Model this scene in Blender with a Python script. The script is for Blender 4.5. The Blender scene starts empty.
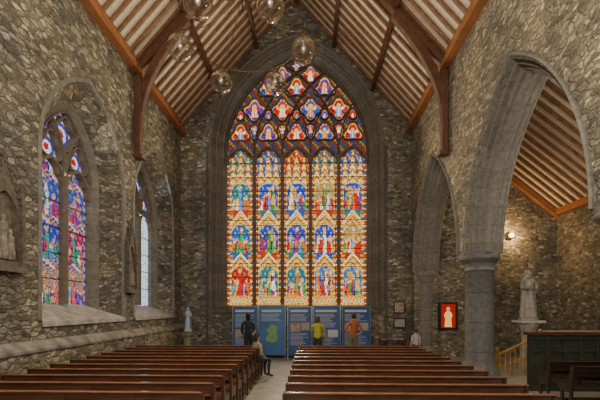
import bpy, math, random
from mathutils import Vector, noise
from mathutils.geometry import tessellate_polygon
random.seed(7)
S=bpy.context.scene
COL=S.collection
XL,XR,D,XC=-5.42,4.17,15.0,-0.62
EAVE,RIDGE=9.5,14.9
YB=-3.0
# ---------------------------------------------------------------- materials
def newmat(n):
    m=bpy.data.materials.new(n); m.use_nodes=True
    nt=m.node_tree; nt.nodes.clear()
    out=nt.nodes.new('ShaderNodeOutputMaterial'); b=nt.nodes.new('ShaderNodeBsdfPrincipled')
    nt.links.new(b.outputs[0],out.inputs[0]); return m,nt,b
def N(nt,t,**k):
    n=nt.nodes.new(t)
    for a,v in k.items(): setattr(n,a,v)
    return n
def ramp(nt,stops):
    r=N(nt,'ShaderNodeValToRGB'); e=r.color_ramp.elements
    while len(e)<len(stops): e.new(0.5)
    for i,(p,c) in enumerate(stops):
        e[i].position=p; e[i].color=(*c,1)
    return r
def simple(n,c,rough=.6,metal=0,var=.25,scale=8,bump=.15,spec=.5):
    m,nt,b=newmat(n); L=nt.links
    tc=N(nt,'ShaderNodeTexCoord'); no=N(nt,'ShaderNodeTexNoise'); no.inputs['Scale'].default_value=scale; no.inputs['Detail'].default_value=5
    L.new(tc.outputs['Object'],no.inputs['Vector'])
    r=ramp(nt,[(.3,tuple(x*(1-var) for x in c)),(.7,tuple(min(1,x*(1+var)) for x in c))])
    L.new(no.outputs['Fac'],r.inputs[0]); L.new(r.outputs[0],b.inputs['Base Color'])
    b.inputs['Roughness'].default_value=rough; b.inputs['Metallic'].default_value=metal
    b.inputs['Specular IOR Level'].default_value=spec
    if bump:
        bp=N(nt,'ShaderNodeBump'); bp.inputs['Strength'].default_value=bump; bp.inputs['Distance'].default_value=.01
        L.new(no.outputs['Fac'],bp.inputs['Height']); L.new(bp.outputs[0],b.inputs['Normal'])
    return m
def rubble(n,stops,mortar,sc=(5.4,5.4,10.2)):
    m,nt,b=newmat(n); L=nt.links
    tc=N(nt,'ShaderNodeTexCoord'); no=N(nt,'ShaderNodeTexNoise'); no.inputs['Scale'].default_value=3.4; no.inputs['Detail'].default_value=5
    L.new(tc.outputs['Object'],no.inputs['Vector'])
    mx=N(nt,'ShaderNodeVectorMath',operation='MULTIPLY_ADD')
    sub=N(nt,'ShaderNodeVectorMath',operation='SUBTRACT'); sub.inputs[1].default_value=(.5,.5,.5)
    L.new(no.outputs['Color'],sub.inputs[0]); L.new(sub.outputs[0],mx.inputs[0]); mx.inputs[1].default_value=(.30,.30,.19); L.new(tc.outputs['Object'],mx.inputs[2])
    mp=N(nt,'ShaderNodeMapping'); mp.inputs['Scale'].default_value=sc; L.new(mx.outputs[0],mp.inputs[0])
    v1=N(nt,'ShaderNodeTexVoronoi'); v1.inputs['Scale'].default_value=1; v2=N(nt,'ShaderNodeTexVoronoi',feature='DISTANCE_TO_EDGE'); v2.inputs['Scale'].default_value=1
    for v in (v1,v2):
        v.inputs['Randomness'].default_value=1; L.new(mp.outputs[0],v.inputs['Vector'])
    sp=N(nt,'ShaderNodeSeparateColor'); L.new(v1.outputs['Color'],sp.inputs[0])
    r=ramp(nt,stops); L.new(sp.outputs[0],r.inputs[0])
    n2=N(nt,'ShaderNodeTexNoise'); n2.inputs['Scale'].default_value=24; n2.inputs['Detail'].default_value=7; L.new(tc.outputs['Object'],n2.inputs['Vector'])
    r2=ramp(nt,[(.3,(.5,.5,.52)),(.7,(1.45,1.43,1.38))]); L.new(n2.outputs['Fac'],r2.inputs[0])
    mu=N(nt,'ShaderNodeMix',data_type='RGBA',blend_type='MULTIPLY'); mu.inputs[0].default_value=1; L.new(r.outputs[0],mu.inputs[6]); L.new(r2.outputs[0],mu.inputs[7])
    e=N(nt,'ShaderNodeMapRange'); e.inputs[1].default_value=.0; e.inputs[2].default_value=.14; L.new(v2.outputs['Distance'],e.inputs[0])
    mm=N(nt,'ShaderNodeMix',data_type='RGBA'); mm.inputs[6].default_value=(*mortar,1); L.new(e.outputs[0],mm.inputs[0]); L.new(mu.outputs[2],mm.inputs[7])
    n3=N(nt,'ShaderNodeTexNoise'); n3.inputs['Scale'].default_value=.7; n3.inputs['Detail'].default_value=4; L.new(tc.outputs['Object'],n3.inputs['Vector'])
    r3=ramp(nt,[(.35,(.68,.70,.74)),(.65,(1.25,1.2,1.06))]); L.new(n3.outputs['Fac'],r3.inputs[0])
    m3=N(nt,'ShaderNodeMix',data_type='RGBA',blend_type='MULTIPLY'); m3.inputs[0].default_value=1; L.new(mm.outputs[2],m3.inputs[6]); L.new(r3.outputs[0],m3.inputs[7])
    L.new(m3.outputs[2],b.inputs['Base Color']); b.inputs['Roughness'].default_value=.85
    ad=N(nt,'ShaderNodeMath',operation='MULTIPLY_ADD'); ad.inputs[1].default_value=.7; L.new(n2.outputs['Fac'],ad.inputs[0]); L.new(e.outputs[0],ad.inputs[2])
    bp=N(nt,'ShaderNodeBump'); bp.inputs['Strength'].default_value=.85; bp.inputs['Distance'].default_value=.03; L.new(ad.outputs[0],bp.inputs['Height']); L.new(bp.outputs[0],b.inputs['Normal'])
    return m
def ashlar(n,c,blk=.42,var=.2):
    m,nt,b=newmat(n); L=nt.links
    uv=N(nt,'ShaderNodeUVMap'); sx=N(nt,'ShaderNodeSeparateXYZ'); L.new(uv.outputs[0],sx.inputs[0])
    dv=N(nt,'ShaderNodeMath',operation='DIVIDE'); dv.inputs[1].default_value=blk; L.new(sx.outputs[0],dv.inputs[0])
    fr=N(nt,'ShaderNodeMath',operation='FRACT'); L.new(dv.outputs[0],fr.inputs[0]); fl=N(nt,'ShaderNodeMath',operation='FLOOR'); L.new(dv.outputs[0],fl.inputs[0])
    wn=N(nt,'ShaderNodeTexWhiteNoise',noise_dimensions='1D'); L.new(fl.outputs[0],wn.inputs['W'])
    r=ramp(nt,[(0,tuple(x*(1-var) for x in c)),(1,tuple(x*(1+var) for x in c))]); L.new(wn.outputs['Value'],r.inputs[0])
    lt=N(nt,'ShaderNodeMath',operation='LESS_THAN'); lt.inputs[1].default_value=.035; L.new(fr.outputs[0],lt.inputs[0])
    mx=N(nt,'ShaderNodeMix',data_type='RGBA'); L.new(lt.outputs[0],mx.inputs[0]); L.new(r.outputs[0],mx.inputs[6]); mx.inputs[7].default_value=(c[0]*.65,c[1]*.65,c[2]*.6,1)
    tc=N(nt,'ShaderNodeTexCoord'); no=N(nt,'ShaderNodeTexNoise'); no.inputs['Scale'].default_value=9; no.inputs['Detail'].default_value=7; L.new(tc.outputs['Object'],no.inputs['Vector'])
    r2=ramp(nt,[(.3,(.7,.7,.7)),(.7,(1.2,1.19,1.15))]); L.new(no.outputs['Fac'],r2.inputs[0])
    mu=N(nt,'ShaderNodeMix',data_type='RGBA',blend_type='MULTIPLY'); mu.inputs[0].default_value=1; L.new(mx.outputs[2],mu.inputs[6]); L.new(r2.outputs[0],mu.inputs[7])
    L.new(mu.outputs[2],b.inputs['Base Color']); b.inputs['Roughness'].default_value=.7
    bp=N(nt,'ShaderNodeBump'); bp.inputs['Strength'].default_value=.25; bp.inputs['Distance'].default_value=.015; L.new(no.outputs['Fac'],bp.inputs['Height']); L.new(bp.outputs[0],b.inputs['Normal'])
    return m
def woodmat(n,c,rough=.4,axis=(1,12,12)):
    m,nt,b=newmat(n); L=nt.links
    tc=N(nt,'ShaderNodeTexCoord'); mp=N(nt,'ShaderNodeMapping'); mp.inputs['Scale'].default_value=axis; L.new(tc.outputs['Object'],mp.inputs[0])
    no=N(nt,'ShaderNodeTexNoise'); no.inputs['Scale'].default_value=2.5; no.inputs['Detail'].default_value=6; no.inputs['Distortion'].default_value=.6; L.new(mp.outputs[0],no.inputs['Vector'])
    r=ramp(nt,[(.3,tuple(x*.6 for x in c)),(.7,tuple(x*1.35 for x in c))]); L.new(no.outputs['Fac'],r.inputs[0]); L.new(r.outputs[0],b.inputs['Base Color'])
    b.inputs['Roughness'].default_value=rough
    return m
def emis(n,c,s):
    m=bpy.data.materials.new(n); m.use_nodes=True; nt=m.node_tree; nt.nodes.clear()
    o=nt.nodes.new('ShaderNodeOutputMaterial'); e=nt.nodes.new('ShaderNodeEmission'); e.inputs[0].default_value=(*c,1); e.inputs[1].default_value=s
    nt.links.new(e.outputs[0],o.inputs[0]); return m
def glassmat(n,strength):
    m=bpy.data.materials.new(n); m.use_nodes=True; nt=m.node_tree; nt.nodes.clear(); L=nt.links
    o=nt.nodes.new('ShaderNodeOutputMaterial'); e=nt.nodes.new('ShaderNodeEmission'); a=nt.nodes.new('ShaderNodeAttribute'); a.attribute_name='Col'
    tc=N(nt,'ShaderNodeTexCoord'); v=N(nt,'ShaderNodeTexVoronoi',feature='DISTANCE_TO_EDGE'); v.inputs['Scale'].default_value=8.5; L.new(tc.outputs['Object'],v.inputs['Vector'])
    mr=N(nt,'ShaderNodeMapRange'); mr.inputs[1].default_value=.02; mr.inputs[2].default_value=.08; mr.inputs[3].default_value=.35; L.new(v.outputs['Distance'],mr.inputs[0])
    mu=N(nt,'ShaderNodeMath',operation='MULTIPLY'); mu.inputs[1].default_value=strength; L.new(mr.outputs[0],mu.inputs[0])
    L.new(a.outputs['Color'],e.inputs[0]); L.new(mu.outputs[0],e.inputs[1]); L.new(e.outputs[0],o.inputs[0]); return m
M={}
M['rub']=rubble('rubble_stone',[(0,(.085,.078,.068)),(.3,(.16,.147,.122)),(.6,(.235,.217,.18)),(.85,(.32,.30,.25)),(1,(.47,.445,.385))],(.165,.15,.12))
M['rubR']=rubble('rubble_stone_warm',[(0,(.115,.104,.084)),(.3,(.205,.184,.146)),(.6,(.295,.265,.205)),(.85,(.385,.35,.28)),(1,(.53,.495,.41))],(.22,.196,.15))
M['lime']=ashlar('dressed_limestone',(.19,.18,.16),.5,.10)
M['limeD']=ashlar('dressed_limestone_dark',(.17,.155,.13),.38,.15)
M['limeP']=ashlar('pillar_limestone',(.15,.15,.146),.8,.08)
M['trac']=simple('tracery_stone',(.15,.125,.095),.85)
M['sill']=simple('pale_sill_stone',(.38,.37,.35),.8,var=.35,scale=5,bump=.5)
M['ledge']=simple('ledge_stone',(.22,.21,.19),.85,var=.5,scale=4,bump=.8)
M['floor']=simple('stone_floor',(.28,.26,.23),.4,scale=3)
M['wood']=woodmat('pew_wood',(.095,.04,.022),.24)
M['woodt']=woodmat('pew_rail_wood',(.24,.11,.06),.14)
M['wende']=woodmat('pew_end_wood',(.07,.032,.018),.28)
M['dark']=woodmat('dark_wood',(.04,.026,.018),.35)
M['beam']=woodmat('roof_beam_wood',(.11,.047,.026),.55,(2,2,2))
M['raft']=woodmat('rafter_wood',(.19,.095,.05),.6,(2,2,2))
M['plate']=woodmat('eave_wood',(.34,.14,.055),.5,(12,1,12))
M['ceil']=simple('ceiling_plaster',(.80,.72,.58),.8,var=.10)
M['glassN']=glassmat('stained_glass',1.75)
M['glassS']=glassmat('side_stained_glass',1.35)
M['glassP']=glassmat('pale_leaded_glass',1.6)
M['white']=simple('white_marble',(.50,.48,.44),.5,var=.12)
M['marb']=simple('grey_statue_stone',(.38,.355,.30),.6,var=.3)
M['blue']=simple('mantle_blue',(.08,.20,.5),.5)
M['pblue']=simple('panel_blue',(.025,.085,.26),.4,var=.2,scale=2,bump=0)
M['pblue2']=simple('panel_light_blue',(.06,.17,.38),.4,var=.2,scale=2,bump=0)
M['ptxt']=simple('print_white',(.50,.55,.60),.5,bump=0,var=.05)
M['pgreen']=simple('print_green',(.20,.40,.17),.5,bump=0,var=.15)
M['pbrown']=simple('print_photo_brown',(.34,.27,.18),.5,bump=0,var=.6,scale=12)
M['alu']=simple('brushed_aluminium',(.3,.3,.3),.35,1,.1)
M['iron']=simple('dark_iron',(.018,.016,.014),.5,0,.2,spec=.2)
M['brz']=simple('bronze_fitting',(.16,.10,.05),.4,.6,.2)
M['dbrass']=simple('bright_brass',(.50,.30,.09),.3,.35,.2)
M['red']=emis('icon_red_spotlit_glow',(.50,.02,.012),.8)  # icon colours emit in place of the spotlight falling on them
M['iconfig']=emis('icon_figure_spotlit_glow',(.95,.50,.14),1.2)
M['iconskin']=emis('icon_face_spotlit_glow',(.8,.45,.25),1.0)
M['green']=simple('green_panelling',(.040,.044,.033),.5,var=.3)
M['cloth']=simple('white_linen',(.5,.48,.44),.8,var=.1)
M['paper']=simple('notice_paper',(.35,.33,.29),.8,var=.1)
M['skin']=simple('skin',(.50,.28,.19),.55,var=.08,bump=0)
M['shoe']=simple('shoe_leather',(.03,.025,.02),.5)
M['bulb']=emis('warm_bulb',(1,.62,.22),9)
M['lampglass']=simple('lamp_frosted_glass',(.5,.47,.42),.3,bump=0)
M['relief']=simple('relief_plaster',(.20,.175,.135),.7,var=.5,scale=12,bump=.6)
M['relfr']=simple('carved_frame_stone',(.10,.083,.064),.7,var=.45,scale=10,bump=.7)
m,nt,b=newmat('clear_globe_glass'); 
tr=N(nt,'ShaderNodeBsdfTransparent'); tr.inputs[0].default_value=(.86,.83,.77,1)
gl=N(nt,'ShaderNodeBsdfGlossy'); gl.inputs[0].default_value=(.85,.82,.76,1); gl.inputs[1].default_value=.10
fr=N(nt,'ShaderNodeLayerWeight'); fr.inputs[0].default_value=.40
mr=N(nt,'ShaderNodeMapRange'); mr.inputs[3].default_value=.10; mr.inputs[4].default_value=.85; nt.links.new(fr.outputs['Facing'],mr.inputs[0])
ms=N(nt,'ShaderNodeMixShader'); nt.links.new(mr.outputs[0],ms.inputs[0]); nt.links.new(tr.outputs[0],ms.inputs[1]); nt.links.new(gl.outputs[0],ms.inputs[2])
nt.links.new(ms.outputs[0],[x for x in nt.nodes if x.type=='OUTPUT_MATERIAL'][0].inputs[0]); nt.nodes.remove(b); M['globe']=m
def clothmat(n,c): return simple(n,c,.85,var=.15,scale=20)
# ---------------------------------------------------------------- builders
class MB:
    def __init__(s): s.v=[];s.f=[];s.mi=[];s.uv={}
    def add(s,vs,fs,mi=0):
        o=len(s.v); s.v+= [tuple(v) for v in vs]
        for f in fs: s.f.append(tuple(i+o for i in f)); s.mi.append(mi)
    def box(s,x0,x1,y0,y1,z0,z1,mi=0):
        s.add([(x0,y0,z0),(x1,y0,z0),(x1,y1,z0),(x0,y1,z0),(x0,y0,z1),(x1,y0,z1),(x1,y1,z1),(x0,y1,z1)],
              [(0,3,2,1),(4,5,6,7),(0,1,5,4),(1,2,6,5),(2,3,7,6),(3,0,4,7)],mi)
    def hexa(s,p,mi=0):
        s.add(p,[(0,3,2,1),(4,5,6,7),(0,1,5,4),(1,2,6,5),(2,3,7,6),(3,0,4,7)],mi)
    def lathe(s,prof,cx=0,cy=0,seg=24,mi=0,sx=1,sy=1,fold=0,nf=7):
        vs=[];fs=[]
        for k,(r,z) in enumerate(prof):
            for i in range(seg):
                a=2*math.pi*i/seg; rr=r*(1+fold*math.sin(nf*a+.7*k*.3))
                vs.append((cx+rr*math.cos(a)*sx,cy+rr*math.sin(a)*sy,z))
        for k in range(len(prof)-1):
            for i in range(seg):
                j=(i+1)%seg; fs.append((k*seg+i,k*seg+j,(k+1)*seg+j,(k+1)*seg+i))
        fs.append(tuple(reversed(range(seg)))); fs.append(tuple((len(prof)-1)*seg+i for i in range(seg)))
        s.add(vs,fs,mi)
    def ball(s,c,r,mi=0,sc=(1,1,1),seg=14,rng=9):
        pr=[(max(1e-4,math.sin(math.pi*k/rng))*r,-math.cos(math.pi*k/rng)*r) for k in range(rng+1)]
        o=len(s.v); s.lathe(pr,0,0,seg,mi)
        for i in range(o,len(s.v)):
            x,y,z=s.v[i]; s.v[i]=(c[0]+x*sc[0],c[1]+y*sc[1],c[2]+z*sc[2])
    def tube(s,pts,r,seg=8,mi=0,closed=False):
        pts=[Vector(p) for p in pts]; n=len(pts); vs=[];fs=[]
        for k,p in enumerate(pts):
            if closed: t=pts[(k+1)%n]-pts[k-1]
            else: t=pts[min(k+1,n-1)]-pts[max(k-1,0)]
            t.normalize(); a=Vector((0,0,1)) if abs(t.z)<.9 else Vector((1,0,0))
            u=t.cross(a).normalized(); w=t.cross(u)
            rr=r[k] if isinstance(r,(list,tuple)) else r
            for i in range(seg):
                an=2*math.pi*i/seg; vs.append(p+u*math.cos(an)*rr+w*math.sin(an)*rr)
        for k in range(n if closed else n-1):
            k2=(k+1)%n
            for i in range(seg):
                j=(i+1)%seg; fs.append((k*seg+i,k*seg+j,k2*seg+j,k2*seg+i))
        if not closed: fs.append(tuple(range(seg))); fs.append(tuple((n-1)*seg+i for i in range(seg)))
        s.add(vs,fs,mi)
    def prism(s,poly,mapf,d0,d1,mi=0,holes=[],back=True,sides=True):
        loops=[poly]+list(holes); allp=[p for l in loops for p in l]
        tri=tessellate_polygon([[Vector((a,b,0)) for a,b in l] for l in loops])
        n=len(allp); vs=[mapf(a,b,d0) for a,b in allp]; fs=[tuple(t) for t in tri]
        if back:
            vs+=[mapf(a,b,d1) for a,b in allp]; fs+=[tuple(i+n for i in reversed(t)) for t in tri]
            if sides:
                m=len(poly)
                for i in range(m):
                    j=(i+1)%m; fs.append((i,j,j+n,i+n))
        s.add(vs,fs,mi)
    def build(s,name,mats,parent=None,smooth=False,loc=(0,0,0),bevel=0,fix=True):
        me=bpy.data.meshes.new(name); me.from_pydata(s.v,[],s.f)
        for mm in (mats if isinstance(mats,list) else [mats]): me.materials.append(M[mm] if isinstance(mm,str) else mm)
        for p,mi in zip(me.polygons,s.mi): p.material_index=mi; p.use_smooth=smooth
        if fix:
            import bmesh
            bm=bmesh.new(); bm.from_mesh(me); bmesh.ops.recalc_face_normals(bm,faces=bm.faces); bm.to_mesh(me); bm.free()
        ob=bpy.data.objects.new(name,me); COL.objects.link(ob); ob.location=loc
        if parent: ob.parent=parent
        if bevel:
            bv=ob.modifiers.new('b','BEVEL'); bv.width=bevel; bv.segments=2; bv.limit_method='ANGLE'
        return ob
def empty(name,label,cat,loc=(0,0,0),rot=0,group=None):
    e=bpy.data.objects.new(name,None); e.empty_display_size=.2; COL.objects.link(e); e.location=loc; e.rotation_euler=(0,0,rot)
    e['label']=label; e['category']=cat
    if group: e['group']=group
    return e
def struct(o,label=None,cat=None):
    o['kind']='structure'
    if label: o['label']=label
    if cat: o['category']=cat
    return o
def arch_path(w,R,zs,off,zbot,n=24):
    c=R-w; r=R+off; tm=math.acos(max(-1,min(1,c/r)))
    left=[(c-r*math.cos(tm*k/n),zs+r*math.sin(tm*k/n)) for k in range(n+1)]
    right=[(-u,z) for u,z in reversed(left[:-1])]
    pts=left+right
    if zbot is not None and zbot<zs-1e-6:
        nb=6
        L=[(left[0][0],zbot+(zs-zbot)*k/nb) for k in range(nb)]
        pts=L+pts+[(-u,z) for u,z in reversed(L)]
    return pts
def ring(name,w,R,zs,zbot,prof,mapf,mat,u0=0,parent=None,smooth=False,n=24):
    paths=[arch_path(w,R,zs,o,zbot,n) for o,d in prof]; m=len(paths[0]); vs=[];fs=[];uvs=[]
    base=paths[0]; cum=[0]
    for i in range(1,m): cum.append(cum[-1]+math.hypot(base[i][0]-base[i-1][0],base[i][1]-base[i-1][1]))
    for (o,d),p in zip(prof,paths):
        for (u,z) in p: vs.append(mapf(u+u0,z,d))
    me=bpy.data.meshes.new(name)
    for k in range(len(prof)-1):
        for i in range(m-1):
            fs.append((k*m+i,k*m+i+1,(k+1)*m+i+1,(k+1)*m+i)); uvs+= [(cum[i],k),(cum[i+1],k),(cum[i+1],k+1),(cum[i],k+1)]
    me.from_pydata(vs,[],fs); ul=me.uv_layers.new(name='UVMap')
    for i,uv in enumerate(uvs): ul.data[i].uv=uv
    me.materials.append(M[mat])
    ob=bpy.data.objects.new(name,me); COL.objects.link(ob)
    if parent: ob.parent=parent
    return ob
# ---------------------------------------------------------------- glass colours
GOLD=(.80,.38,.05);PALE=(.92,.60,.20);RUBY=(.58,.02,.015);BLUE=(.018,.06,.38);SKY=(.12,.28,.62);GREEN=(.04,.27,.06);PURP=(.26,.04,.20);WHITE=(.98,.80,.48);SKIN=(.85,.48,.25);BROWN=(.17,.07,.02);DK=(.02,.012,.008);TEAL=(.03,.22,.26);AMB=(.60,.25,.03);STN=(.06,.045,.03)
rg=random.Random(3)
scenes={}
def scene_figs(key):
    if key in scenes: return scenes[key]
    r=random.Random(sum((i+1)*(37+11*i)*k for i,k in enumerate(key))+5)
    figs=[]
    cols=[RUBY,(.75,.14,.02),WHITE,GOLD,GREEN,SKY,PURP,RUBY,(.05,.35,.12)]
    r.shuffle(cols)
    typ=r.choice([0,1,1,2])
    if typ==0:
        n=r.choice([3,4,5])
        for i in range(n): figs.append(dict(x=-.66+1.32*i/(n-1)+r.uniform(-.07,.07),h=r.uniform(.52,.84),w=.22,c=cols[i%9],c2=cols[(i+3)%9],halo=r.random()<.6,s=r.uniform(-.15,.15)))
    elif typ==1:
        figs.append(dict(x=r.uniform(-.12,.12),h=.86,w=.26,c=cols[0],c2=cols[1],halo=True,s=0))
        for x,s in ((-.66,.35),(.66,-.35),(-.36,.2),(.40,-.2)): figs.append(dict(x=x,h=r.uniform(.34,.58),w=.22,c=r.choice(cols),c2=r.choice(cols),halo=r.random()<.4,s=s))
    else:
        sg=r.choice([-1,1])
        figs.append(dict(x=.5*sg,h=.84,w=.26,c=cols[0],c2=cols[1],halo=True,s=-.1*sg))
        for i in range(4): figs.append(dict(x=-sg*(.0+.24*i),h=r.uniform(.36,.68),w=.2,c=cols[2+i],c2=cols[7],halo=i==0,s=.25*sg))
    figs.sort(key=lambda f:-f['h'])
    bg=r.choice([BLUE,(.02,.11,.36),(.36,.02,.015),(.38,.24,.07),(.02,.15,.20),(.04,.13,.36)])
    scenes[key]=(figs,bg,r.choice([GREEN,BROWN,(.3,.22,.03),AMB]),typ)
    return scenes[key]
def scene_col(key,u,t):
    figs,bg,gr,typ=scene_figs(key)
    col=gr if t<.16 else bg
    if t>.2 and math.sin(u*13+key[0]*3)*math.sin(t*17+key[1])>.5: col=tuple(x*.65+y*.35 for x,y in zip(bg,PALE))
    if typ!=1 and .42<t<.86 and abs(u+.25*(1 if key[0]%2 else -1))<.22: col=AMB if int(t*13)%2 else GOLD
    for f in figs:
        dx=u-f['x']-f['s']*(t-.4); ht=f['h']; hd=math.hypot(dx*.8,(t-ht)*1.25)
        if f['halo'] and hd<.13: col=GOLD if hd>.105 else PALE
        wd_=f['w']*(1.15-t/ht*.6)
        if t<ht-.05 and abs(dx)<wd_+.03:
            col=DK
            if abs(dx)<wd_:
                col=f['c'] if dx*math.sin(f['x']*9+2)+.08*math.sin(t*12+f['x']*7)>-.04 else f['c2']
                k=.6+.6*abs(math.sin(dx*22+t*8+f['x']*5)); col=tuple(min(1,x*k) for x in col)
        if hd<.08: col=SKIN if t<ht+.035 else BROWN
    return col
def light_col(k,u,v):
    a=abs(u)
    if a>.88: return (GOLD,RUBY,PALE,BLUE)[int(v/.12)%4] if (int(v/.06)%2) else BROWN
    if v<.42:
        if .1<v<.3: return PALE if (int((u+1)*11)+int(v*24))%3 else BROWN
        return GOLD if int((u+1)*7)%2 else AMB
    for (s0,s1,c1,row) in ((.42,1.66,2.30,0),(2.30,3.46,4.15,1),(4.15,5.30,6.75,2)):
        if s0<=v<s1: 
            t=(v-s0)/(s1-s0)
            if a>.72:
                return (GOLD,PALE,AMB,BROWN)[int(v/.06)%4] if a<.84 else DK
            if t>.72 and a>math.sqrt(max(0,1-((t-.72)/.30)**2))*.72: return (GOLD,PALE,AMB)[int(v/.06+a*9)%3]
            return scene_col((k+1,row+1),u/.74,t)
        if s1<=v<c1:
            t=(v-s1)/(c1-s1)
            gnd=((.02,.08,.34),(.42,.03,.015),(.03,.14,.16))[(k+row)%3]
            if row==2:
                w0=.36*(1-t)+.06
                for cxx,tt in ((0,1),(.58,.86),(-.58,.86)):
                    ww=w0*(1 if cxx==0 else .72)
                    if abs(u-cxx)<ww and t<tt:
                        if abs(abs(u-cxx)-ww)<.045: return BROWN
                        return (GOLD,PALE,AMB,BROWN,GOLD,WHITE)[(int(v/.05)+int(abs(u-cxx)*13))%6]
                if t<.22: return (GOLD,BROWN,PALE,AMB)[int(u*10+20)%4]
                return gnd if (int(u*7+9)+int(v*9))%4 else AMB
            if t<.12: return DK if t<.06 else (PALE if int(u*10+20)%2 else GOLD)
            g=1-(t-.12)*1.1
            if a<g*.88 and a>g*.88-.10: return WHITE
            if a<g*.80:
                return (GOLD,BROWN,AMB,PALE,GOLD)[(int(v/.05)+int(a*12))%5]
            if a>.6 and t<.85: return (GOLD,AMB,BROWN,AMB)[int(v/.06)%4]
            return gnd
    return (RUBY,AMB,PALE,GOLD)[(int(v/.08)+int(a*5))%4]
foilc={}
def foils(W,R,n):
    key=(W,R,n)
    if key in foilc: return foilc[key]
    p=2*W/n; hfn=lambda h: math.sqrt(max(0,R*R-(R-h)**2)); ms=[-W+p*i for i in range(n+1)]; out=[]
    for row in range(1,n):
        for i in range(1,n-row+1):
            x=(ms[i]+ms[i+row-1])/2; lo=hfn(p*(row-1)/2) if row>1 else 0; sd=hfn(p*row/2); hi=hfn(min(W,p*(row+1)/2))
            if row==1: cz,r=sd-.20*p,p*.40
            elif row==n-1: cz,r=(lo+hi)/2,min((hi-lo)*.42,p*.34)
            else: cz,r=(lo+hi)/2+.02,min((hi-lo)*.43,p*.38)
            out.append((x,cz,r,(4 if row!=2 else 3),row,i))
            if row==1 and n>2:
                out.append((x,cz-p*.70,p*.20,5,0,i))
    sd=hfn(p/2)
    for i in range(n):
        x=(ms[i]+ms[i+1])/2
        out.append((x,sd*.43,p*.35,3,-1,i)); 
        if n>2: out.append((x,sd*.76,p*.15,1,-2,i))
    foilc[key]=out; return out
def foil_r(r,lobn,an):
    if lobn==4: return r*(.86+.16*math.cos(4*an))
    if lobn==3: return r*(.84+.19*math.cos(3*(an-math.pi/2)))
    if lobn==5: s=math.cos(an+math.pi/2); return r*(.85+(.9*max(0,s)**5))
    s=math.cos(an-math.pi/2); return r*(.85+ (.75*max(0,s)**5))
def north_col(u,z,W,R,zs,zsill,n):
    p=2*W/n; dz=z-zs
    k=int((u+W)/p); k=max(0,min(n-1,k)); lc=-W+p*(k+.5)
    hd=.24-abs(u-lc)/(p*.5)*.45
    if dz<hd:
        return light_col(k,(u-lc)/(p*.5-.05),z-zsill)
    for (x,cz,r,lobn,row,i) in foils(W,R,n):
        rr=math.hypot(u-x,dz-cz)
        if rr<r*1.8:
            an=math.atan2(dz-cz,u-x); lim=foil_r(r,lobn,an)
            if rr>lim: continue
            q=rr/lim
            pal=((RUBY,WHITE,(.03,.10,.42),GOLD),((.03,.09,.42),(.75,.25,.04),RUBY,PALE),((.50,.02,.02),SKY,AMB,WHITE),((.10,.04,.30),PALE,GOLD,RUBY))[(row*2+i)%4]
            fx,fz=(u-x)/r,(dz-cz)/r
            if r>.2:
                if math.hypot(fx,fz-.36)<.13: return SKIN
                if math.hypot(fx,fz-.36)<.21: return GOLD
                if abs(fx)<.22-.15*fz and -.62<fz<.26: return pal[1] if abs(math.sin(fx*9))>.35 else pal[3]
                if abs(fx)<.52 and abs(fz-.5*abs(fx)+.02)<.13: return pal[3]
            elif q<.4: return pal[1]
            if q<.82: return pal[0] if (int(fx*5+20)+int(fz*5+20))%4 else tuple(c*.5 for c in pal[0])
            return pal[2] if int(an*6+20)%2 else GOLD
    q=(int((u+9)/.085)+int(dz/.10))%6
    return (STN,(.02,.035,.16),STN,(.22,.015,.01),STN,(.30,.14,.02))[q]
def south_col_fn(seed,pale):
    def f(u,z,W,R,zs,zsill,n):
        p=2*W/n; v=z-zsill; dz=z-zs; k=max(0,min(n-1,int((u+W)/p))); lc=-W+p*(k+.5); du=(u-lc)/(p*.5)
        a=abs(du)
        if dz>.1:
            for (x,cz,r,lobn,row,i) in foils(W,R,n):
                if row==-2: continue
                rr=math.hypot(u-x,dz-cz)
                if rr<r: return (RUBY,(.8,.75,.85),(.05,.06,.42),(.55,.42,.5))[min(3,int(rr/r*4))]
            return ((.04,.03,.28),(.30,.32,.65),(.14,.04,.24))[(int((u+5)/.09)+int(dz/.1))%3]
        if a>.84: return (.5,.4,.3) if int(v/.1)%2 else ((.05,.04,.32) if not pale else (.3,.4,.6))
        if pale:
            d=(int((du+v*4)*3+40)+int((du-v*4)*3+40))%2
            return (.66,.78,.88) if d else (.45,.60,.74)
        seg=v/1.05; row=int(seg); t=seg-row
        if t>.80: return (GOLD,(.10,.08,.4),AMB,(.06,.04,.30),(.55,.5,.65))[(int(du*5+9)+int(v*16))%5]
        c=scene_col((k+seed+2,row+5),du*1.15,t/.80)
        m_=.22 if v<2.2 else .36
        return tuple(x*(1-m_)+m_*y for x,y in zip(c,(.08,.04,.40)))
    return f
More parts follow.
